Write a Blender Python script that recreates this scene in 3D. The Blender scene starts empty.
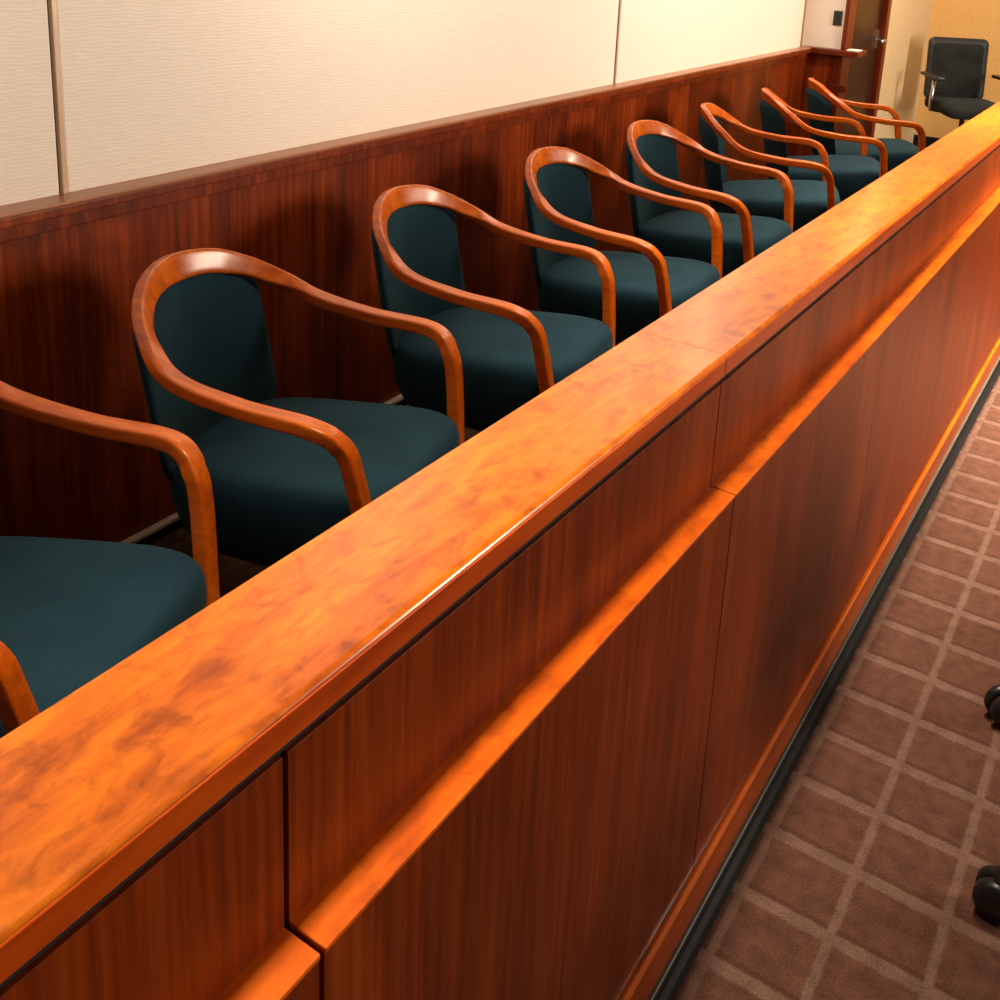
import bpy, bmesh, math, random
from mathutils import Vector, Matrix
random.seed(4)
sc = bpy.context.scene
COL = sc.collection

# ------------------------------------------------------------------ materials
def new_mat(name):
    m = bpy.data.materials.new(name); m.use_nodes = True
    nt = m.node_tree; b = nt.nodes['Principled BSDF']
    return m, nt, b

def nd(nt, t, **kw):
    n = nt.nodes.new(t)
    for k, v in kw.items():
        if k.startswith('i_'):
            key = k[2:]
            key = int(key) if key.isdigit() else key.replace('_', ' ')
            n.inputs[key].default_value = v
        else:
            setattr(n, k, v)
    return n

def lk(nt, a, b): nt.links.new(a, b)

def ramp(nt, stops):
    r = nt.nodes.new('ShaderNodeValToRGB')
    el = r.color_ramp.elements
    while len(el) < len(stops): el.new(0.5)
    for e, (p, c) in zip(el, stops):
        e.position = p; e.color = (*c, 1)
    return r

def math_n(nt, op, a, b=None, c=None):
    n = nt.nodes.new('ShaderNodeMath'); n.operation = op
    for i, v in enumerate((a, b, c)):
        if v is None: continue
        if isinstance(v, (int, float)): n.inputs[i].default_value = v
        else: nt.links.new(v, n.inputs[i])
    return n.outputs[0]

def plain(name, col, rough=0.5, metal=0.0, coat=0.0, bump=0.0, bscale=200):
    m, nt, b = new_mat(name)
    b.inputs['Base Color'].default_value = (*col, 1)
    b.inputs['Roughness'].default_value = rough
    b.inputs['Metallic'].default_value = metal
    b.inputs['Coat Weight'].default_value = coat
    tc = nd(nt, 'ShaderNodeTexCoord')
    no = nd(nt, 'ShaderNodeTexNoise', i_Scale=bscale, i_Detail=3.0)
    lk(nt, tc.outputs['Object'], no.inputs['Vector'])
    r = ramp(nt, [(0.3, tuple(c * 0.85 for c in col)), (0.7, tuple(min(1, c * 1.12) for c in col))])
    lk(nt, no.outputs['Fac'], r.inputs[0]); lk(nt, r.outputs[0], b.inputs['Base Color'])
    if bump:
        bp = nd(nt, 'ShaderNodeBump', i_Strength=bump, i_Distance=0.002)
        lk(nt, no.outputs['Fac'], bp.inputs['Height']); lk(nt, bp.outputs[0], b.inputs['Normal'])
    return m

def wood(name, dark, mid, light, axis='Z', fine=70, along=2.0, rough=0.3, coat=0.4, coat_rough=0.12,
         mottle=0.0, mottle_scale=9, mottle_stretch=(1, 1, 1), flitch=0.0, flitch_amt=0.0, flitch_axis=1, spec=0.5):
    """veneer: fine streaks along `axis`, broad figure, optional dark mottles and flitch-to-flitch change of tone"""
    m, nt, b = new_mat(name)
    tc = nd(nt, 'ShaderNodeTexCoord')
    sc3 = [fine, fine, fine]; sc3['XYZ'.index(axis)] = along
    mp = nd(nt, 'ShaderNodeMapping'); mp.inputs['Scale'].default_value = sc3
    lk(nt, tc.outputs['Object'], mp.inputs['Vector'])
    n1 = nd(nt, 'ShaderNodeTexNoise', i_Scale=1.0, i_Detail=5.0, i_Roughness=0.65, i_Distortion=0.3)
    lk(nt, mp.outputs[0], n1.inputs['Vector'])
    sc2 = [9.0, 9.0, 9.0]; sc2['XYZ'.index(axis)] = 1.1
    mp2 = nd(nt, 'ShaderNodeMapping'); mp2.inputs['Scale'].default_value = sc2
    lk(nt, tc.outputs['Object'], mp2.inputs['Vector'])
    n2 = nd(nt, 'ShaderNodeTexNoise', i_Scale=1.0, i_Detail=3.0, i_Distortion=0.8)
    lk(nt, mp2.outputs[0], n2.inputs['Vector'])
    f = math_n(nt, 'MULTIPLY', n1.outputs['Fac'], 0.6)
    f = math_n(nt, 'MULTIPLY_ADD', n2.outputs['Fac'], 0.4, f)
    r = ramp(nt, [(0.36, dark), (0.5, mid), (0.63, light)])
    lk(nt, f, r.inputs[0]); out = r.outputs[0]
    if mottle:
        mp3 = nd(nt, 'ShaderNodeMapping'); mp3.inputs['Scale'].default_value = mottle_stretch
        lk(nt, tc.outputs['Object'], mp3.inputs['Vector'])
        n3 = nd(nt, 'ShaderNodeTexNoise', i_Scale=mottle_scale, i_Detail=5.0, i_Roughness=0.6, i_Distortion=0.6)
        lk(nt, mp3.outputs[0], n3.inputs['Vector'])
        r3 = ramp(nt, [(0.33, (1 - mottle, 1 - mottle * 1.15, 1 - mottle)), (0.5, (1, 1, 1))])
        lk(nt, n3.outputs['Fac'], r3.inputs[0])
        mx = nd(nt, 'ShaderNodeMix', data_type='RGBA', blend_type='MULTIPLY')
        mx.inputs[0].default_value = 1
        lk(nt, out, mx.inputs[6]); lk(nt, r3.outputs[0], mx.inputs[7]); out = mx.outputs[2]
    if flitch:
        sp = nd(nt, 'ShaderNodeSeparateXYZ'); lk(nt, tc.outputs['Object'], sp.inputs[0])
        k = math_n(nt, 'FLOOR', math_n(nt, 'DIVIDE', sp.outputs[flitch_axis], flitch))
        wn = nd(nt, 'ShaderNodeTexWhiteNoise', noise_dimensions='1D'); lk(nt, k, wn.inputs['W'])
        v = math_n(nt, 'MULTIPLY_ADD', wn.outputs['Value'], flitch_amt, 1 - flitch_amt * 0.5)
        fr = math_n(nt, 'FRACT', math_n(nt, 'DIVIDE', sp.outputs[flitch_axis], flitch))
        edge = math_n(nt, 'LESS_THAN', fr, 0.012)
        v = math_n(nt, 'MULTIPLY', v, math_n(nt, 'MULTIPLY_ADD', edge, -0.45, 1.0))
        cm = nd(nt, 'ShaderNodeCombineXYZ')
        for i in range(3): lk(nt, v, cm.inputs[i])
        mx = nd(nt, 'ShaderNodeMix', data_type='RGBA', blend_type='MULTIPLY')
        mx.inputs[0].default_value = 1
        lk(nt, out, mx.inputs[6]); lk(nt, cm.outputs[0], mx.inputs[7]); out = mx.outputs[2]
    lk(nt, out, b.inputs['Base Color'])
    b.inputs['Roughness'].default_value = rough
    b.inputs['Specular IOR Level'].default_value = spec
    b.inputs['Coat Weight'].default_value = coat
    b.inputs['Coat Roughness'].default_value = coat_rough
    bp = nd(nt, 'ShaderNodeBump', i_Strength=0.06, i_Distance=0.001)
    lk(nt, n1.outputs['Fac'], bp.inputs['Height']); lk(nt, bp.outputs[0], b.inputs['Normal'])
    return m

M = {}
M['rail'] = wood('rail_wood', (0.33, 0.056, 0.0006), (0.54, 0.118, 0.0008), (0.68, 0.175, 0.001), 'Y', 42, 9.0,
                 rough=0.3, coat=0.5, coat_rough=0.16, mottle=0.42, mottle_scale=30, mottle_stretch=(1.1, 0.75, 1), spec=0.22)
M['edge'] = wood('rail_edge_wood', (0.30, 0.032, 0.001), (0.44, 0.055, 0.0012), (0.54, 0.08, 0.002), 'Y', 40, 6.0,
                 rough=0.35, coat=0.2, coat_rough=0.2, spec=0.3)
M['ledge'] = wood('ledge_lit_veneer', (0.40, 0.058, 0.001), (0.58, 0.098, 0.0012), (0.70, 0.14, 0.002), 'Y', 30, 12.0,
                  rough=0.34, coat=0.1, coat_rough=0.2, mottle=0.25, mottle_scale=20, spec=0.35)  # panel veneer brightened: light from above put into the ledge colour
M['base_lit'] = wood('lit_base_wood', (0.50, 0.08, 0.001), (0.70, 0.13, 0.0012), (0.8, 0.17, 0.002), 'Y', 40, 4.0, rough=0.25, coat=0.3, coat_rough=0.1)  # painted highlight: the lit top edge of the base board as brighter wood
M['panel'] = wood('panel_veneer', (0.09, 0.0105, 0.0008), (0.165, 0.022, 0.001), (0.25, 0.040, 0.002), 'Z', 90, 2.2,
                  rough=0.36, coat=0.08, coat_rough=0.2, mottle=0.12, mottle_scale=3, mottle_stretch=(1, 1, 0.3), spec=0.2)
M['base'] = wood('base_wood', (0.22, 0.03, 0.002), (0.32, 0.05, 0.003), (0.40, 0.078, 0.004), 'Y', 60, 2.0,
                 rough=0.35, coat=0.1, coat_rough=0.2, spec=0.3)
WA = ((0.10, 0.012, 0.0012), (0.195, 0.026, 0.002), (0.33, 0.052, 0.005))
M['wains'] = wood('wainscot_veneer', *WA, 'Z', 55, 2.0,
                  rough=0.36, coat=0.1, coat_rough=0.2, mottle=0.25, mottle_scale=6, flitch=0.235, flitch_amt=0.55, spec=0.35)
M['wainsX'] = wood('wainscot_end_veneer', *WA, 'Z', 55, 2.0,
                   rough=0.36, coat=0.1, coat_rough=0.2, mottle=0.25, mottle_scale=6, spec=0.35)
M['cap_lit'] = wood('wainscot_cap_lit_wood', (0.27, 0.085, 0.03), (0.34, 0.12, 0.045), (0.40, 0.15, 0.06), 'Y', 50, 3.0,
                 rough=0.35, coat=0.3, coat_rough=0.2)  # lit top of the cap: pale wall reflection put into the wood colour
M['strip'] = wood('strip_wood', (0.50, 0.33, 0.21), (0.58, 0.38, 0.25), (0.64, 0.44, 0.30), 'Z', 60, 2.0, rough=0.4, coat=0.2)
M['chair'] = wood('chair_wood', (0.46, 0.068, 0.0015), (0.66, 0.122, 0.002), (0.78, 0.175, 0.004), 'X', 55, 6.0,
                  rough=0.3, coat=0.25, coat_rough=0.18)
M['door'] = wood('door_veneer', (0.022, 0.006, 0.003), (0.032, 0.009, 0.004), (0.045, 0.013, 0.005), 'Z', 60, 2.0, rough=0.35, coat=0.1, spec=0.3)
M['frame'] = wood('door_frame_wood', (0.08, 0.010, 0.002), (0.13, 0.017, 0.003), (0.18, 0.026, 0.004), 'Z', 60, 2.0, rough=0.35, coat=0.05, spec=0.25)

def fabric(name, c1, c2, rough=0.9, scale=320, bump=0.35, sheen=0.15):
    m, nt, b = new_mat(name)
    tc = nd(nt, 'ShaderNodeTexCoord')
    n = nd(nt, 'ShaderNodeTexNoise', i_Scale=scale, i_Detail=2.0)
    n2 = nd(nt, 'ShaderNodeTexNoise', i_Scale=9.0, i_Detail=2.0)
    for q in (n, n2): lk(nt, tc.outputs['Object'], q.inputs['Vector'])
    f = math_n(nt, 'ADD', math_n(nt, 'MULTIPLY', n.outputs['Fac'], 0.5), math_n(nt, 'MULTIPLY', n2.outputs['Fac'], 0.5))
    r = ramp(nt, [(0.35, c1), (0.65, c2)]); lk(nt, f, r.inputs[0]); lk(nt, r.outputs[0], b.inputs['Base Color'])
    b.inputs['Roughness'].default_value = rough
    b.inputs['Specular IOR Level'].default_value = 0.12
    b.inputs['Sheen Weight'].default_value = sheen
    b.inputs['Sheen Roughness'].default_value = 0.5
    b.inputs['Sheen Tint'].default_value = (0.4, 0.7, 0.75, 1)
    bp = nd(nt, 'ShaderNodeBump', i_Strength=bump, i_Distance=0.001)
    lk(nt, n.outputs['Fac'], bp.inputs['Height']); lk(nt, bp.outputs[0], b.inputs['Normal'])
    return m
M['teal'] = fabric('teal_upholstery', (0.010, 0.033, 0.052), (0.016, 0.052, 0.075), sheen=0.06)

def wallcloth():
    m, nt, b = new_mat('woven_wall_fabric')
    tc = nd(nt, 'ShaderNodeTexCoord')
    mp = nd(nt, 'ShaderNodeMapping'); mp.inputs['Scale'].default_value = (1, 0.30, 1)
    lk(nt, tc.outputs['Object'], mp.inputs['Vector'])
    w = nd(nt, 'ShaderNodeTexWave', wave_type='BANDS', bands_direction='Z', i_Scale=36.0, i_Distortion=7.0)
    w.inputs['Detail'].default_value = 2; w.inputs['Detail Scale'].default_value = 1.6
    lk(nt, mp.outputs[0], w.inputs['Vector'])
    n = nd(nt, 'ShaderNodeTexNoise', i_Scale=45.0, i_Detail=3.0); lk(nt, tc.outputs['Object'], n.inputs['Vector'])
    f = math_n(nt, 'ADD', math_n(nt, 'MULTIPLY', w.outputs['Fac'], 0.55), math_n(nt, 'MULTIPLY', n.outputs['Fac'], 0.45))
    r = ramp(nt, [(0.2, (0.83, 0.745, 0.655)), (0.8, (0.89, 0.805, 0.715))])
    lk(nt, f, r.inputs[0]); lk(nt, r.outputs[0], b.inputs['Base Color'])
    b.inputs['Roughness'].default_value = 0.9; b.inputs['Specular IOR Level'].default_value = 0.15
    bp = nd(nt, 'ShaderNodeBump', i_Strength=0.2, i_Distance=0.003)
    lk(nt, f, bp.inputs['Height']); lk(nt, bp.outputs[0], b.inputs['Normal'])
    return m
M['cloth'] = wallcloth()
M['paint'] = plain('cream_wall_paint', (0.64, 0.48, 0.29), 0.8, bump=0.05, bscale=90)
M['tan'] = plain('tan_wall_paint', (0.60, 0.36, 0.13), 0.8, bump=0.05, bscale=90)
M['ceil'] = plain('ceiling_tile', (0.3, 0.26, 0.2), 0.95)
M['black'] = plain('black_plastic', (0.012, 0.012, 0.014), 0.35)
M['blackfab'] = fabric('black_mesh', (0.009, 0.010, 0.011), (0.02, 0.022, 0.022), scale=260, sheen=0.05)
M['vinyl'] = plain('black_vinyl_base', (0.010, 0.010, 0.012), 0.55)
M['vinyl'].node_tree.nodes['Principled BSDF'].inputs['Specular IOR Level'].default_value = 0.1
M['greybead'] = plain('grey_bead', (0.10, 0.095, 0.075), 0.5)
M['steel'] = plain('brushed_steel', (0.55, 0.55, 0.56), 0.25, metal=1.0)
M['reveal'] = plain('grey_reveal', (0.05, 0.045, 0.05), 0.8)
M['gap'] = plain('dark_gap', (0.006, 0.006, 0.01), 0.8)
M['darkmetal'] = plain('dark_metal', (0.03, 0.028, 0.026), 0.35, metal=0.6)
M['white'] = plain('plain_white', (0.85, 0.85, 0.82), 0.6)
M['bead'] = plain('pale_bead', (0.55, 0.48, 0.38), 0.5)

def carpet(name, x0, y0, pitch_x, pitch_y, cell, line):
    m, nt, b = new_mat(name)
    tc = nd(nt, 'ShaderNodeTexCoord')
    sp = nd(nt, 'ShaderNodeSeparateXYZ')
    wob = nd(nt, 'ShaderNodeTexNoise', i_Scale=40.0, i_Detail=3.0); lk(nt, tc.outputs['Object'], wob.inputs['Vector'])
    lk(nt, tc.outputs['Object'], sp.inputs[0])
    jit = math_n(nt, 'MULTIPLY_ADD', wob.outputs['Fac'], 0.008, -0.004)
    def tri(o, o0, p):
        a = math_n(nt, 'DIVIDE', math_n(nt, 'SUBTRACT', math_n(nt, 'ADD', o, jit), o0), p)
        f = math_n(nt, 'FRACT', math_n(nt, 'ADD', a, 0.5))
        return math_n(nt, 'MULTIPLY', math_n(nt, 'ABSOLUTE', math_n(nt, 'SUBTRACT', f, 0.5)), p)   # metres to nearest line
    dx = tri(sp.outputs[0], x0, pitch_x); dy = tri(sp.outputs[1], y0, pitch_y)
    d = math_n(nt, 'MINIMUM', math_n(nt, 'ADD', dx, 0.005), dy)
    mr = nd(nt, 'ShaderNodeMapRange', interpolation_type='SMOOTHSTEP')
    mr.inputs['From Min'].default_value = 0.010; mr.inputs['From Max'].default_value = 0.018
    lk(nt, d, mr.inputs['Value'])
    n = nd(nt, 'ShaderNodeTexNoise', i_Scale=260.0, i_Detail=3.0); lk(nt, tc.outputs['Object'], n.inputs['Vector'])
    n2 = nd(nt, 'ShaderNodeTexNoise', i_Scale=28.0, i_Detail=3.0); lk(nt, tc.outputs['Object'], n2.inputs['Vector'])
    mx = nd(nt, 'ShaderNodeMix', data_type='RGBA'); mx.inputs[6].default_value = (*line, 1); mx.inputs[7].default_value = (*cell, 1)
    lk(nt, mr.outputs[0], mx.inputs[0])
    g = math_n(nt, 'ADD', math_n(nt, 'MULTIPLY', n.outputs['Fac'], 1.5), math_n(nt, 'MULTIPLY', n2.outputs['Fac'], 1.0))
    g = math_n(nt, 'ADD', g, -0.27)
    cm = nd(nt, 'ShaderNodeCombineXYZ')
    for i in range(3): lk(nt, g, cm.inputs[i])
    m2 = nd(nt, 'ShaderNodeMix', data_type='RGBA', blend_type='MULTIPLY'); m2.inputs[0].default_value = 1
    lk(nt, mx.outputs[2], m2.inputs[6]); lk(nt, cm.outputs[0], m2.inputs[7])
    # woven darker row along the near edge of every square
    ay = math_n(nt, 'DIVIDE', math_n(nt, 'SUBTRACT', math_n(nt, 'ADD', sp.outputs[1], jit), y0), pitch_y)
    fy = math_n(nt, 'MULTIPLY', math_n(nt, 'FRACT', ay), pitch_y)
    row = math_n(nt, 'MULTIPLY', math_n(nt, 'COMPARE', fy, 0.021, 0.006), mr.outputs[0])
    m3 = nd(nt, 'ShaderNodeMix', data_type='RGBA', blend_type='MULTIPLY'); m3.inputs[7].default_value = (0.55, 0.52, 0.5, 1)
    lk(nt, math_n(nt, 'MULTIPLY', row, math_n(nt, 'MULTIPLY', n2.outputs['Fac'], 0.9)), m3.inputs[0]); lk(nt, m2.outputs[2], m3.inputs[6])
    lk(nt, m3.outputs[2], b.inputs['Base Color'])
    b.inputs['Roughness'].default_value = 0.95; b.inputs['Specular IOR Level'].default_value = 0.1
    h = math_n(nt, 'ADD', math_n(nt, 'MULTIPLY', n.outputs['Fac'], 0.4), math_n(nt, 'MULTIPLY', mr.outputs[0], -0.7))
    bp = nd(nt, 'ShaderNodeBump', i_Strength=0.5, i_Distance=0.004)
    lk(nt, h, bp.inputs['Height']); lk(nt, bp.outputs[0], b.inputs['Normal'])
    return m
M['carpet'] = carpet('squared_carpet', -0.28, 1.763, 0.172, 0.165, (0.088, 0.039, 0.0245), (0.132, 0.074, 0.054))
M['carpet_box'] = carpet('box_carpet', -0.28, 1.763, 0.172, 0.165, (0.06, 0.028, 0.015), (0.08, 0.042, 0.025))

# ------------------------------------------------------------------ mesh helpers
def box(bm, x0, x1, y0, y1, z0, z1, bevel=0.0, seg=2):
    vs = [bm.verts.new((x, y, z)) for x in (x0, x1) for y in (y0, y1) for z in (z0, z1)]
    fs = [(0, 1, 3, 2), (4, 6, 7, 5), (0, 4, 5, 1), (2, 3, 7, 6), (0, 2, 6, 4), (1, 5, 7, 3)]
    faces = [bm.faces.new([vs[i] for i in f]) for f in fs]
    if bevel:
        es = list({e for f in faces for e in f.edges})
        bmesh.ops.bevel(bm, geom=es, offset=bevel, segments=seg, profile=0.5, affect='EDGES')
    return bm

def prism(bm, prof, y0, y1):
    """extrude an XZ outline along Y"""
    a = [bm.verts.new((x, y0, z)) for x, z in prof]; b = [bm.verts.new((x, y1, z)) for x, z in prof]
    n = len(prof)
    for i in range(n):
        bm.faces.new((a[i], a[(i + 1) % n], b[(i + 1) % n], b[i]))
    bm.faces.new(a[::-1]); bm.faces.new(b)
    return bm

def tube(bm, pts, rad, seg=12, cap=True):
    pts = [Vector(p) for p in pts]
    rads = rad if isinstance(rad, (list, tuple)) else [rad] * len(pts)
    rings = []; up = Vector((0, 0, 1))
    t0 = (pts[1] - pts[0]).normalized()
    if abs(t0.dot(up)) > 0.95: up = Vector((1, 0, 0))
    n = (up - t0 * up.dot(t0)).normalized()
    for i, p in enumerate(pts):
        t = (pts[min(i + 1, len(pts) - 1)] - pts[max(i - 1, 0)]).normalized()
        n = (n - t * n.dot(t)).normalized(); bb = t.cross(n)
        rings.append([bm.verts.new(p + (n * math.cos(2 * math.pi * k / seg) + bb * math.sin(2 * math.pi * k / seg)) * rads[i]) for k in range(seg)])
    for a, b in zip(rings, rings[1:]):
        for k in range(seg): bm.faces.new((a[k], a[(k + 1) % seg], b[(k + 1) % seg], b[k]))
    if cap: bm.faces.new(rings[0][::-1]); bm.faces.new(rings[-1])
    return bm

def lathe(bm, prof, seg=32, cx=0, cy=0):
    rings = []
    for r, z in prof:
        rings.append([bm.verts.new((cx + r * math.cos(2 * math.pi * k / seg), cy + r * math.sin(2 * math.pi * k / seg), z)) for k in range(seg)])
    for a, b in zip(rings, rings[1:]):
        for k in range(seg): bm.faces.new((a[k], a[(k + 1) % seg], b[(k + 1) % seg], b[k]))
    bm.faces.new(rings[0][::-1]); bm.faces.new(rings[-1])
    return bm

def obj(name, bm, mat, parent=None, smooth=False, loc=None, subsurf=0):
    bmesh.ops.recalc_face_normals(bm, faces=bm.faces[:])
    me = bpy.data.meshes.new(name); bm.to_mesh(me); bm.free()
    me.materials.append(mat)
    if smooth:
        for p in me.polygons: p.use_smooth = True
    o = bpy.data.objects.new(name, me); COL.objects.link(o)
    if parent: o.parent = parent
    if loc: o.location = loc
    if subsurf:
        md = o.modifiers.new('smooth', 'SUBSURF'); md.levels = subsurf; md.render_levels = subsurf
    return o

def tag(o, label, cat, group=None):
    o['label'] = label; o['category'] = cat
    if group: o['group'] = group
    return o

def empty(name, loc, label, cat, group=None, rot=0):
    o = bpy.data.objects.new(name, None); COL.objects.link(o)
    o.location = loc; o.rotation_euler = (0, 0, rot); o.empty_display_size = 0.1
    return tag(o, label, cat, group)

def struct(name, bm, mat, parent=None, **kw):
    o = obj(name, bm, mat, parent, **kw)
    if parent is None: o['kind'] = 'structure'
    return o

def copy_tree(o, parent=None):
    c = o.copy(); COL.objects.link(c)
    if parent: c.parent = parent
    for ch in o.children: copy_tree(ch, c)
    return c

B = bmesh.new
JF = 0.16                 # height of the raised floor inside the box
YS, YE = -2.5, 6.46       # length of the box
YB = 8.91                 # back wall

# ------------------------------------------------------------------ setting
struct('floor', box(B(), -0.53, 5.0, YS, YB, -0.08, 0.0), M['carpet'])
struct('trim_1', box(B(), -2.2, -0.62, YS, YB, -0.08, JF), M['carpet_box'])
struct('ceiling', box(B(), -2.3, 5.0, YS, YB, 3.1, 3.2), M['ceil'])
# wall behind the chairs: core, woven fabric panels, strips, wood wainscot
seams = [-1.2, 1.368, 3.962]
wl = struct('wall_left', box(B(), -2.3, -2.125, YS, 6.49, -0.08, 3.1), M['paint'])
edges = [YS] + seams + [6.40]
for a, b_ in zip(edges, edges[1:]):
    obj('fabric_panel', box(B(), -2.125, -2.10, a + 0.0075, b_ - 0.013, 1.10, 3.1, 0.004), M['cloth'], wl)
for s in seams + [6.42]:
    obj('joint_strip', box(B(), -2.125, -2.097, s - 0.007, s + 0.007, 1.10, 3.1, 0.002), M['strip'], wl)
    obj('joint_reveal', box(B(), -2.125, -2.1085, s - 0.0125, s - 0.007, 1.10, 3.1), M['reveal'], wl)
obj('wainscot', box(B(), -2.125, -2.075, YS, 6.47, JF, 1.088), M['wains'], wl)
obj('wainscot_cap', box(B(), -2.125, -2.035, YS, 6.49, 1.11, 1.12, 0.003), M['cap_lit'], wl)
obj('cap_nose', box(B(), -2.125, -2.037, YS, 6.47, 1.088, 1.1102, 0.003), M['wainsX'], wl)  # same wood as the cap top, its shade put into a darker colour
obj('wainscot_edge', box(B(), -2.08, -2.064, YS, 6.47, 1.05, 1.089, 0.003), M['wainsX'], wl)
struct('baseboard_left', box(B(), -2.08, -2.062, YS, 6.47, JF, JF + 0.03, 0.003), M['vinyl'])
struct('trim_2', box(B(), -2.076, -2.055, YS, 6.47, JF + 0.03, JF + 0.043, 0.003), M['bead'])
# short return wall at the end of the row, with wainscot and cap
we = struct('wall_end', box(B(), -2.3, -1.873, 6.49, 6.62, -0.08, 3.1), M['cloth'])
obj('end_casing', box(B(), -1.8725, -1.846, 6.478, 6.625, 1.1225, 2.36, 0.004), M['frame'], we)
obj('wainscot', box(B(), -2.08, -1.875, 6.465, 6.49, JF, 1.085), M['wainsX'], we)
obj('corner_stile', box(B(), -1.90, -1.845, 6.455, 6.62, JF, 1.085, 0.004), M['frame'], we)
obj('wainscot_cap', box(B(), -2.08, -1.74, 6.41, 6.60, 1.085, 1.122, 0.006), M['frame'], we)
obj('cross_rail', box(B(), -1.90, -1.80, 6.452, 6.475, 0.86, 0.905, 0.003), M['frame'], we)
# wall with the door, facing across the room
wr = struct('wall_door', box(B(), -2.3, -1.87, 7.50, YB, -0.08, 3.1), M['paint'])
wr2 = obj('wall_over_door', box(B(), -2.3, -1.87, 6.62, 7.50, 2.35, 3.1), M['paint'], wr)
dr = struct('door_1', box(B(), -1.93, -1.885, 6.642, 7.42, JF, 2.29, 0.003), M['door'])
obj('kick_plate', box(B(), -1.886, -1.882, 6.72, 7.38, JF + 0.02, JF + 0.2, 0.001), M['steel'], dr)
h = obj('handle_plate', box(B(), -1.886, -1.876, 7.30, 7.39, 1.07, 1.20, 0.004), M['steel'], dr)
bm = B(); tube(bm, [(-1.876, 7.345, 1.13), (-1.82, 7.345, 1.13), (-1.815, 7.33, 1.13), (-1.815, 7.22, 1.128)], 0.011, 10)
obj('door_handle', bm, M['steel'], dr, True)
fr = struct('trim_3', box(B(), -1.94, -1.848, 6.626, 6.641, JF, 2.36, 0.004), M['frame'])
obj('frame_side', box(B(), -1.94, -1.848, 7.415, 7.50, JF, 2.36, 0.004), M['frame'], fr)
obj('frame_head', box(B(), -1.94, -1.848, 6.642, 7.415, 2.295, 2.36, 0.004), M['frame'], fr)
struct('wall_back', box(B(), -2.3, 5.0, YB, YB + 0.15, -0.08, 3.1), M['tan'])
struct('baseboard_back', box(B(), -1.87, 5.0, YB - 0.012, YB, JF, JF + 0.09, 0.003), M['vinyl'])

# light switch and flat white piece on the cap end
t = empty('light_switch', (-1.915, 6.49, 1.31), 'dark light switch plate on the pale wall left of the door', 'light switch')
obj('plate', box(B(), -0.027, 0.027, -0.007, 0.0, -0.045, 0.045, 0.002), M['black'], t)
obj('rocker', box(B(), -0.012, 0.012, -0.011, -0.007, -0.024, 0.024, 0.001), M['darkmetal'], t)
o = obj('white_piece', box(B(), -0.04, 0.035, -0.05, 0.05, 0.0, 0.006, 0.001), M['white'], None, loc=(-1.785, 6.49, 1.122))
tag(o, 'small flat white piece on the wooden ledge end before the door', 'paper')

# ------------------------------------------------------------------ jury box front
rail = empty('jury_box_front', (-0.6, 0, 0), 'long polished orange-brown wooden jury box front with a flat top rail', 'railing')
def rx(x): return x + 0.6
def part(name, bm, mat, parent=rail, **kw): return obj(name, bm, mat, parent, **kw)
X_OUT, X_IN, ZT = -0.5443, -0.704, 1.12
def rail_profile():
    zb = 1.084; r1 = 0.007; r2 = 0.004
    p = []
    for cxz, a0, a1, r in (((X_IN + r1, ZT - r1), 180, 90, r1), ((X_OUT - r1, ZT - r1), 90, 0, r1), ((X_OUT - r2, zb + r2), 0, -90, r2), ((X_IN + r2, zb + r2), 270, 180, r2)):
        for k in range(6):
            a = math.radians(a0 + (a1 - a0) * k / 5)
            p.append((rx(cxz[0] + r * math.cos(a)), cxz[1] + r * math.sin(a)))
    return p
for a, b_ in ((YS, 1.4665), (1.4675, 6.40)):
    bm = prism(B(), rail_profile(), a, b_)
    bmesh.ops.triangulate(bm, faces=[f for f in bm.faces if len(f.verts) > 4])
    part('top_rail', bm, M['rail'])
    part('edge_band', box(B(), rx(-0.548), rx(-0.543), a + 0.0004, b_ - 0.0004, 1.0845, 1.1135, 0.001, 1), M['edge'])
part('core', box(B(), rx(-0.695), rx(-0.565), YS, 6.38, JF, 1.0845), M['gap'])
part('shadow_gap', box(B(), rx(-0.60), rx(-0.5525), YS, 6.38, 1.05, 1.0838), M['gap'])
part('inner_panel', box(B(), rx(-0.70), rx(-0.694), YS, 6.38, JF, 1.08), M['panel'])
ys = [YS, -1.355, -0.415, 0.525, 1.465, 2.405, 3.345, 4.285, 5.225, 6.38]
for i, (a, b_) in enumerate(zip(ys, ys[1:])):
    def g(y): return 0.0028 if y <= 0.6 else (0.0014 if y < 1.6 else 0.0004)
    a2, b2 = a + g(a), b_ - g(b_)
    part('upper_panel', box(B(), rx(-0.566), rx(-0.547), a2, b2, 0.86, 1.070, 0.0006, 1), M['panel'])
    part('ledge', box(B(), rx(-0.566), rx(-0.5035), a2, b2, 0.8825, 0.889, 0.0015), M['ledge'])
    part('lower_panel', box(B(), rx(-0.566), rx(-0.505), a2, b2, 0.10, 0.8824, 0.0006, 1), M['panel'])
bm = prism(B(), [(rx(-0.566), 0.012), (rx(-0.496), 0.012), (rx(-0.4955), 0.116), (rx(-0.566), 0.116)], YS, 6.38)
part('base_board', bm, M['base'])
bm = prism(B(), [(rx(-0.56), 0.1162), (rx(-0.4955), 0.1162), (rx(-0.4945), 0.119), (rx(-0.4955), 0.1235), (rx(-0.4975), 0.127), (rx(-0.5005), 0.1285), (rx(-0.56), 0.1285)], YS, 6.38)
part('base_lit_edge', bm, M['base_lit'])  # highlight along the base board top, painted as a brighter strip
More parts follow.
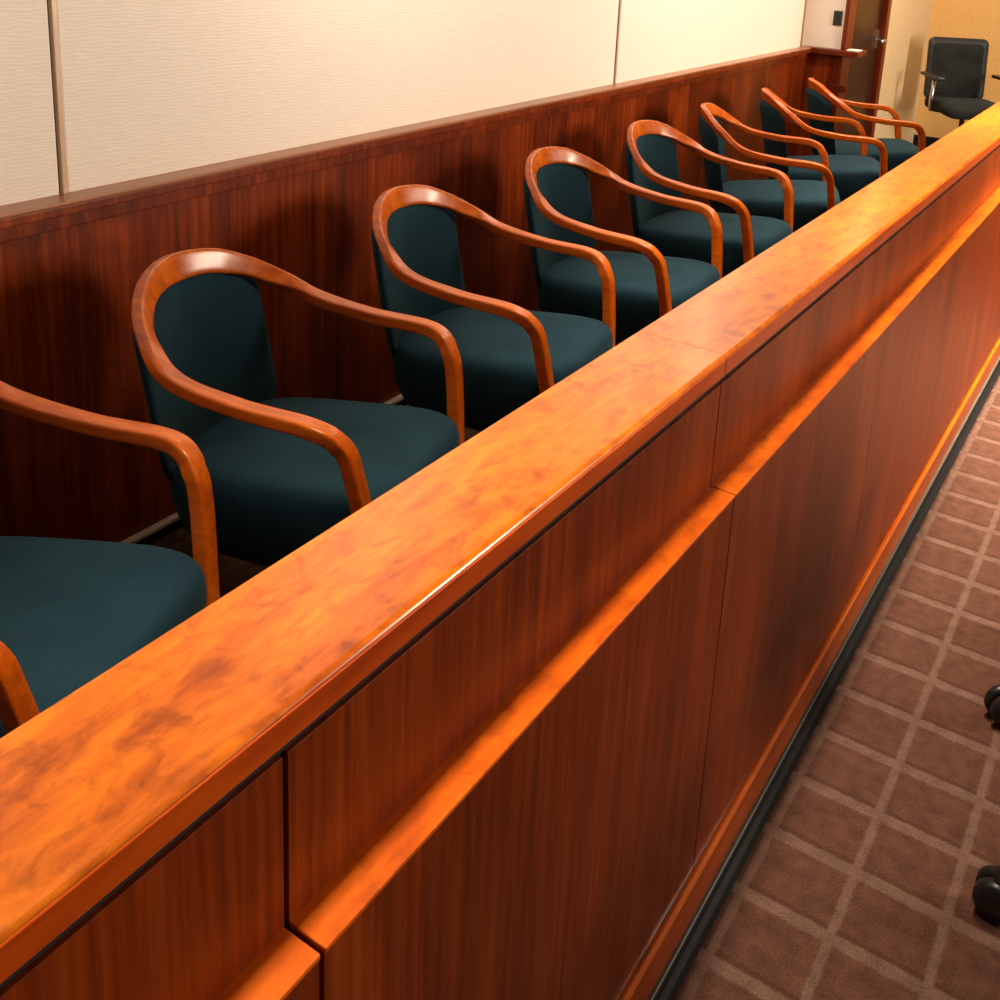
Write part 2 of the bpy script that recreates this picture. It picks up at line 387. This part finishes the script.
bm = prism(B(), [(rx(-0.55), 0.0), (rx(-0.468), 0.0), (rx(-0.469), 0.004), (rx(-0.476), 0.007), (rx(-0.4855), 0.014), (rx(-0.4875), 0.030), (rx(-0.492), 0.034), (rx(-0.55), 0.036)], YS, 6.38)
part('toe_strip', bm, M['vinyl'], smooth=False)
part('toe_bead', box(B(), rx(-0.4965), rx(-0.4885), YS, 6.38, 0.0335, 0.0375, 0.001, 1), M['greybead'])

# ------------------------------------------------------------------ jury armchairs
P = [(0.268, 0.207, 0.47), (0.259, 0.214, 0.609), (0.241, 0.235, 0.75), (0.222, 0.246, 0.814), (0.168, 0.266, 0.851), (0.009, 0.265, 0.861),
     (-0.14, 0.257, 0.888), (-0.243, 0.213, 0.96), (-0.305, 0.125, 1.012), (-0.337, 0.0, 1.027)]
P = [Vector((x, y, z - JF)) for x, y, z in P]
#            width   thick   normal (inner face at the back = top face of the arm)
W = [(0.034, 0.030), (0.036, 0.031), (0.037, 0.031), (0.037, 0.031), (0.038, 0.030), (0.038, 0.028), (0.040, 0.027), (0.045, 0.026), (0.056, 0.026), (0.062, 0.026)]
N = [(1, 0, .1), (1, 0, .1), (0.95, 0.0, 0.3), (0.75, 0, 0.65), (0.25, 0, 1), (0.03, 0, 1), (0.12, -0.1, 1), (0.5, -0.6, 0.65), (0.75, -0.42, 0.3), (0.95, 0, 0.22)]
def cr(a, b, c, d, t): return 0.5 * ((2 * b) + (c - a) * t + (2 * a - 5 * b + 4 * c - d) * t * t + (3 * b - a - 3 * c + d) * t ** 3)
def loop_frame():
    def mir(v): return Vector((v[0], -v[1], v[2]))
    pts = P + [mir(p) for p in P[-2::-1]]
    Nv = [Vector(n) for n in N]; Nn = Nv + [mir(n) for n in Nv[-2::-1]]
    Ww = W + W[-2::-1]
    n = len(pts); out = []
    ext = lambda L, i: L[i] if 0 <= i < n else (L[0] * 2 - L[1] if i < 0 else L[-1] * 2 - L[-2])
    for i in range(n - 1):
        for k in range(10):
            t = k / 10
            p = cr(ext(pts, i - 1), pts[i], pts[i + 1], ext(pts, i + 2), t)
            s = t * t * (3 - 2 * t)
            nn = Nn[i].lerp(Nn[i + 1], s).normalized()
            out.append((p, nn, Ww[i][0] * (1 - s) + Ww[i + 1][0] * s, Ww[i][1] * (1 - s) + Ww[i + 1][1] * s))
    out.append((pts[-1], Nn[-1].normalized(), *Ww[-1]))
    return out
LOOP = loop_frame()
def make_loop(bm):
    seg = 28; rings = []; nL = len(LOOP)
    for i, (p, n, w, t) in enumerate(LOOP):
        T = (LOOP[min(i + 1, nL - 1)][0] - LOOP[max(i - 1, 0)][0]).normalized()
        n = (n - T * n.dot(T)).normalized(); s = T.cross(n)
        # the curve follows the band's upper edge behind the sitter: drop the section by half its width there
        vert = abs(s.z)
        k_ = min(1.0, max(0.0, (vert - 0.2) / 0.6)); off = s * (-math.copysign(1, s.z) * w * 0.45 * k_)
        ring = []
        for k in range(seg):
            a = 2 * math.pi * (k + 0.5) / seg
            ca, sa = math.cos(a), math.sin(a)
            e = 0.34
            u = math.copysign(abs(ca) ** e, ca) * w / 2; v = math.copysign(abs(sa) ** e, sa) * t / 2
            ring.append(bm.verts.new(p + off + s * u + n * v))
        rings.append(ring)
    for a, b in zip(rings, rings[1:]):
        for k in range(seg): bm.faces.new((a[k], a[(k + 1) % seg], b[(k + 1) % seg], b[k]))
    bm.faces.new(rings[0][::-1]); bm.faces.new(rings[-1])
    return bm
def loop_back(y):
    """x, z of the band's upper edge behind the sitter at a given y"""
    best = min((q for q in LOOP if q[0].x < -0.05), key=lambda q: abs(q[0].y - y))
    return best[0].x, best[0].z
def backrest(bm):
    nu, nv = 18, 12; HW = 0.208
    front, rear = [], []
    for i in range(nu + 1):
        v = -1 + 2 * i / nu
        cf, cb = [], []
        for j in range(nv + 1):
            t = j / nv
            hw = HW
            y = hw * v
            xt, zt = loop_back(HW * v); zt -= 0.045
            zb = 0.40 + 0.10 * v ** 4
            z = zb + (zt - zb) * t
            xb = -0.243 + 1.0 * y * y
            x = xb + (xt - xb) * t
            # padding: thin at the edges, full in the middle
            e = (1 - abs(v) ** 6) * min(1.0, 6 * t + 0.2) * (1.0 if t < 0.93 else 0.75)
            nrm = Vector((1, -0.9 * v, 0.12)).normalized()
            c = Vector((x, y, z))
            cf.append(bm.verts.new(c + nrm * (0.006 + 0.018 * e)))
            cb.append(bm.verts.new(c - nrm * (0.006 + 0.014 * e)))
        front.append(cf); rear.append(cb)
    for i in range(nu):
        for j in range(nv):
            bm.faces.new((front[i][j], front[i + 1][j], front[i + 1][j + 1], front[i][j + 1]))
            bm.faces.new((rear[i][j], rear[i][j + 1], rear[i + 1][j + 1], rear[i + 1][j]))
        bm.faces.new((front[i][0], rear[i][0], rear[i + 1][0], front[i + 1][0]))
        bm.faces.new((front[i][nv], front[i + 1][nv], rear[i + 1][nv], rear[i][nv]))
    for j in range(nv):
        bm.faces.new((front[0][j], front[0][j + 1], rear[0][j + 1], rear[0][j]))
        bm.faces.new((front[nu][j], rear[nu][j], rear[nu][j + 1], front[nu][j + 1]))
    return bm
SEAT_TOP = 0.522
def seat_outline(k, n, grow):
    a = 2 * math.pi * k / n
    ca, sa = math.cos(a), math.sin(a)
    e = 0.44 if ca > 0 else 0.52
    x = math.copysign(abs(ca) ** e, ca); y = math.copysign(abs(sa) ** e, sa)
    hx = 0.30 if x > 0 else 0.265
    wy = 0.231 - 0.012 * (1 - x)
    return x * hx * grow + 0.005, y * wy * grow
def seat(bm):
    n = 48
    prof = [(0.72, -0.205), (0.82, -0.198), (0.90, -0.17), (0.965, -0.12), (0.99, -0.09), (1.0, -0.06), (0.99, -0.032), (0.96, -0.012), (0.89, 0.0), (0.72, 0.006), (0.5, 0.012), (0.25, 0.016)]
    rings = []
    for g, dz in prof:
        q = [seat_outline(k, n, g) for k in range(n)]
        rings.append([bm.verts.new((x, y, SEAT_TOP - 0.008 + dz + 0.095 * x)) for x, y in q])
    for a, b in zip(rings, rings[1:]):
        for k in range(n): bm.faces.new((a[k], a[(k + 1) % n], b[(k + 1) % n], b[k]))
    bm.faces.new(rings[0][::-1])
    c = bm.verts.new((0.005, 0, SEAT_TOP + 0.009))
    for k in range(n): bm.faces.new((rings[-1][k], rings[-1][(k + 1) % n], c))
    return bm

GROUP = 'upholstered swivel armchairs in the jury row'
LABELS = [
    'dark teal wooden armchair nearest the camera, its back cut off by the left edge',
    'dark teal armchair with a whole orange wooden loop, nearest of those seen in full',
    'dark teal armchair, second of those seen in full counting from the camera',
    'dark teal armchair, third of those seen in full, fourth of the whole row',
    'dark teal armchair, fifth in the row, the last whose backrest front is plainly seen',
    'dark teal armchair, third from the door end, turned so its backrest front is a sliver',
    'dark teal armchair, second from the door end, turned edge-on towards the door',
    'dark teal armchair farthest from the camera, closest to the dark door',
]
def make_chair():
    r = empty('jury_armchair', (0, 0, JF), LABELS[0], 'chair', GROUP)
    obj('arm_loop', make_loop(B()), M['chair'], r, True)
    obj('backrest', backrest(B()), M['teal'], r, True, subsurf=1)
    obj('seat', seat(B()), M['teal'], r, True, subsurf=1)
    obj('seat_pan', box(B(), -0.17, 0.19, -0.15, 0.15, 0.285, 0.312, 0.006), M['darkmetal'], r)
    for s in (-1, 1):
        obj('arm_bracket', box(B(), 0.225, 0.285, min(s * 0.15, s * 0.215), max(s * 0.15, s * 0.215), 0.296, 0.314, 0.004), M['darkmetal'], r)
    obj('pedestal', lathe(B(), [(0.035, 0.05), (0.035, 0.24), (0.055, 0.26), (0.09, 0.287)], 24), M['darkmetal'], r, True)
    obj('base_plate', lathe(B(), [(0.20, 0.0), (0.20, 0.008), (0.17, 0.022), (0.06, 0.035), (0.036, 0.055)], 40), M['darkmetal'], r, True)
    return r
POSES = [(-1.466, 0.775, 19.8), (-1.471, 1.482, 13.9), (-1.501, 2.233, 8.2), (-1.494, 2.961, 2.6), (-1.5, 3.685, 0.8),
         (-1.51, 4.413, 20.2), (-1.508, 5.158, 27.4), (-1.477, 5.796, 29.3)]
c0 = make_chair()
for i, (x, y, a) in enumerate(POSES):
    c = c0 if i == 0 else copy_tree(c0)
    c.location = (x, y, JF); c.rotation_euler = (0, 0, math.radians(a)); c['label'] = LABELS[i]

# ------------------------------------------------------------------ black office chairs
def rounded_panel(bm, w, hgt, th, r, curve, place):
    """a rounded rectangle panel w x hgt, bent by `curve`, each point through place(y, z, d)"""
    n = 9; outline = []
    for cx_, cz_, a0 in ((w / 2 - r, hgt - r, 0), (-w / 2 + r, hgt - r, 90), (-w / 2 + r, r, 180), (w / 2 - r, r, 270)):
        for k in range(n):
            a = math.radians(a0 + 90 * k / (n - 1)); outline.append((cx_ + r * math.cos(a), cz_ + r * math.sin(a)))
    rings = []
    for g, d in ((0.97, -th / 2), (1.0, -th / 4), (1.0, th / 4), (0.97, th / 2)):
        rings.append([bm.verts.new(place(y * g, hgt / 2 + (z - hgt / 2) * g, d)) for y, z in outline])
    m = len(outline)
    for a, b in zip(rings, rings[1:]):
        for k in range(m): bm.faces.new((a[k], a[(k + 1) % m], b[(k + 1) % m], b[k]))
    for ring, d in ((rings[0], -th / 2), (rings[-1], th / 2)):
        inner = [bm.verts.new(place(y * 0.5, hgt / 2 + (z - hgt / 2) * 0.5, d)) for y, z in outline]
        for k in range(m): bm.faces.new((ring[k], ring[(k + 1) % m], inner[(k + 1) % m], inner[k]))
        bm.faces.new(inner)
    return bm
def make_office_chair(label):
    r = empty('office_chair', (0, 0, 0), label, 'chair', 'black office chairs')
    for k in range(5):
        a = 2 * math.pi * k / 5 + math.pi
        ca, sa = math.cos(a), math.sin(a)
        bm = B(); tube(bm, [(0.03 * ca, 0.03 * sa, 0.115), (0.18 * ca, 0.18 * sa, 0.10), (0.30 * ca, 0.30 * sa, 0.082)], [0.026, 0.022, 0.017], 10)
        obj('base_spoke', bm, M['black'], r, True)
        cs = obj('castor', tube(B(), [(0.30 * ca, 0.30 * sa, 0.09), (0.30 * ca, 0.30 * sa, 0.045)], [0.026, 0.02], 12), M['darkmetal'], r, True)
        for s in (-1, 1):
            bm = B(); tx, ty = -sa, ca
            cxp, cyp = 0.31 * ca, 0.31 * sa
            q = [(s * 0.006, 0.03), (s * 0.007, 0.042), (s * 0.024, 0.042), (s * 0.031, 0.035), (s * 0.033, 0.015)]
            tube(bm, [(cxp + tx * u, cyp + ty * u, 0.042) for u, _ in q], [rr for _, rr in q], 20)
            obj('wheel', bm, M['black'], cs, True)
    obj('gas_column', lathe(B(), [(0.03, 0.09), (0.03, 0.25), (0.018, 0.255), (0.018, 0.42), (0.07, 0.43), (0.07, 0.455)], 20), M['black'], r, True)
    bm = B(); rounded_panel(bm, 0.48, 0.47, 0.07, 0.09, 0, lambda y, z, d: Vector((z - 0.22, y, 0.485 + d - 0.03 * (max(0, z - 0.36) / 0.11) ** 2)))
    obj('seat', bm, M['blackfab'], r, True)
    lean = lambda y, z, d: Vector((-0.225 - 0.11 * z + 0.35 * y * y + d, y, 0.50 + z))
    bm = B(); rounded_panel(bm, 0.46, 0.46, 0.024, 0.045, 0, lean)
    bk = obj('backrest', bm, M['black'], r, True)
    bm = B(); rounded_panel(bm, 0.39, 0.38, 0.012, 0.03, 0, lambda y, z, d: lean(y, z + 0.04, d + 0.011))
    obj('mesh_insert', bm, M['blackfab'], bk, True)
    bm = B(); tube(bm, [(-0.02, 0, 0.44), (-0.2, 0, 0.43), (-0.262, 0, 0.47), (-0.275, 0, 0.62)], 0.02, 10)
    obj('back_support', bm, M['black'], r, True)
    for s in (-1, 1):
        bm = B(); tube(bm, [(0.02, s * 0.20, 0.445), (0.03, s * 0.265, 0.455), (0.045, s * 0.275, 0.52), (0.05, s * 0.272, 0.685)], [0.014, 0.014, 0.014, 0.016], 10)
        ar = obj('armrest_post', bm, M['steel'], r, True)
        obj('armrest_pad', box(B(), -0.16, 0.17, s * 0.272 - 0.03, s * 0.272 + 0.03, 0.685, 0.71, 0.01, 3), M['black'], r)
    return r
oc = make_office_chair('black office chair with armrests standing against the tan back wall')
oc.location = (-1.38, 8.12, JF); oc.rotation_euler = (0, 0, math.radians(-56))
oc2 = copy_tree(oc); oc2.location = (0.276, 1.83, 0); oc2.rotation_euler = (0, 0, math.radians(144))
oc2['label'] = 'black office chair on the carpet, seen only as the castor lowest on the right edge'
oc3 = copy_tree(oc); oc3.location = (0.148, 2.56, 0); oc3.rotation_euler = (0, 0, math.radians(35 + 144))
oc3['label'] = 'black office chair on the carpet, seen only as the upper castor on the right edge'

# ------------------------------------------------------------------ lights
def area(name, loc, size, power, col, rot=(0, 0, 0), spread=180):
    l = bpy.data.lights.new(name, 'AREA'); l.shape = 'RECTANGLE'; l.size, l.size_y = size
    l.energy = power; l.color = col; l.spread = math.radians(spread)
    o = bpy.data.objects.new(name, l); COL.objects.link(o); o.location = loc; o.rotation_euler = rot
    return o
WARM = (1.0, 0.83, 0.64)
def aim(o, p):
    o.rotation_euler = (Vector(p) - o.location).to_track_quat('-Z', 'Y').to_euler()
aim(area('room_light', (3.8, 5.0, 2.85), (1.0, 4.0), 470, WARM), (-1.6, 4.4, 1.6))
for y, e in ((0.9, 7), (2.7, 12.5), (4.4, 10)):
    area('rail_light', (-0.66, y, 3.06), (0.16, 1.2), e, WARM, spread=54)
for y, e in ((0.4, 13), (2.4, 12), (4.2, 8)):
    aim(area('wall_fill', (-1.2, y, 3.05), (0.25, 1.2), e, (1.0, 0.86, 0.70), spread=90), (-2.1, y, 2.6))  # unseen lamps added to brighten the fabric wall
aim(area('upper_wall_fill', (-1.85, 5.2, 3.06), (0.12, 2.2), 30, WARM, spread=150), (-2.0, 5.2, 2.0))  # unseen lamp added to heat the upper wall that the rail reflects
aim(area('door_wall_fill', (-1.68, 7.6, 3.06), (0.12, 2.2), 62, (1.0, 0.78, 0.5), spread=150), (-1.8, 7.7, 2.0))  # unseen, added so the wall above the door glows in the rail top
area('well_light', (0.1, 4.6, 3.06), (0.5, 1.4), 60, WARM, spread=62)
w = bpy.data.worlds.new('dim_room'); sc.world = w; w.use_nodes = True
w.node_tree.nodes['Background'].inputs[0].default_value = (0.45, 0.55, 0.8, 1)
w.node_tree.nodes['Background'].inputs[1].default_value = 0.08

# ------------------------------------------------------------------ camera
F, CX, CY = 1041.623268, 550.7988, 195.30367
R = [[0.84750572, 0.52790779, 0.05520357], [0.17744528, -0.18377064, -0.96682032], [-0.50024717, 0.82918136, -0.24942141]]
cam = bpy.data.cameras.new('camera'); co = bpy.data.objects.new('camera', cam); COL.objects.link(co)
rt, up, bk_ = Vector(R[0]), -Vector(R[1]), -Vector(R[2])
m4 = Matrix((rt, up, bk_)).transposed().to_4x4(); m4.translation = Vector((0, 0, 1.76))
co.matrix_world = m4
cam.sensor_fit = 'HORIZONTAL'; cam.sensor_width = 36; cam.lens = F / 1000 * 36
cam.shift_x = (500 - CX) / 1000; cam.shift_y = (CY - 500) / 1000
cam.clip_start = 0.02
sc.camera = co
vs = sc.view_settings
vs.view_transform = 'Standard'; vs.look = 'None'; vs.gamma = 1; vs.use_curve_mapping = False; vs.exposure = 0.45
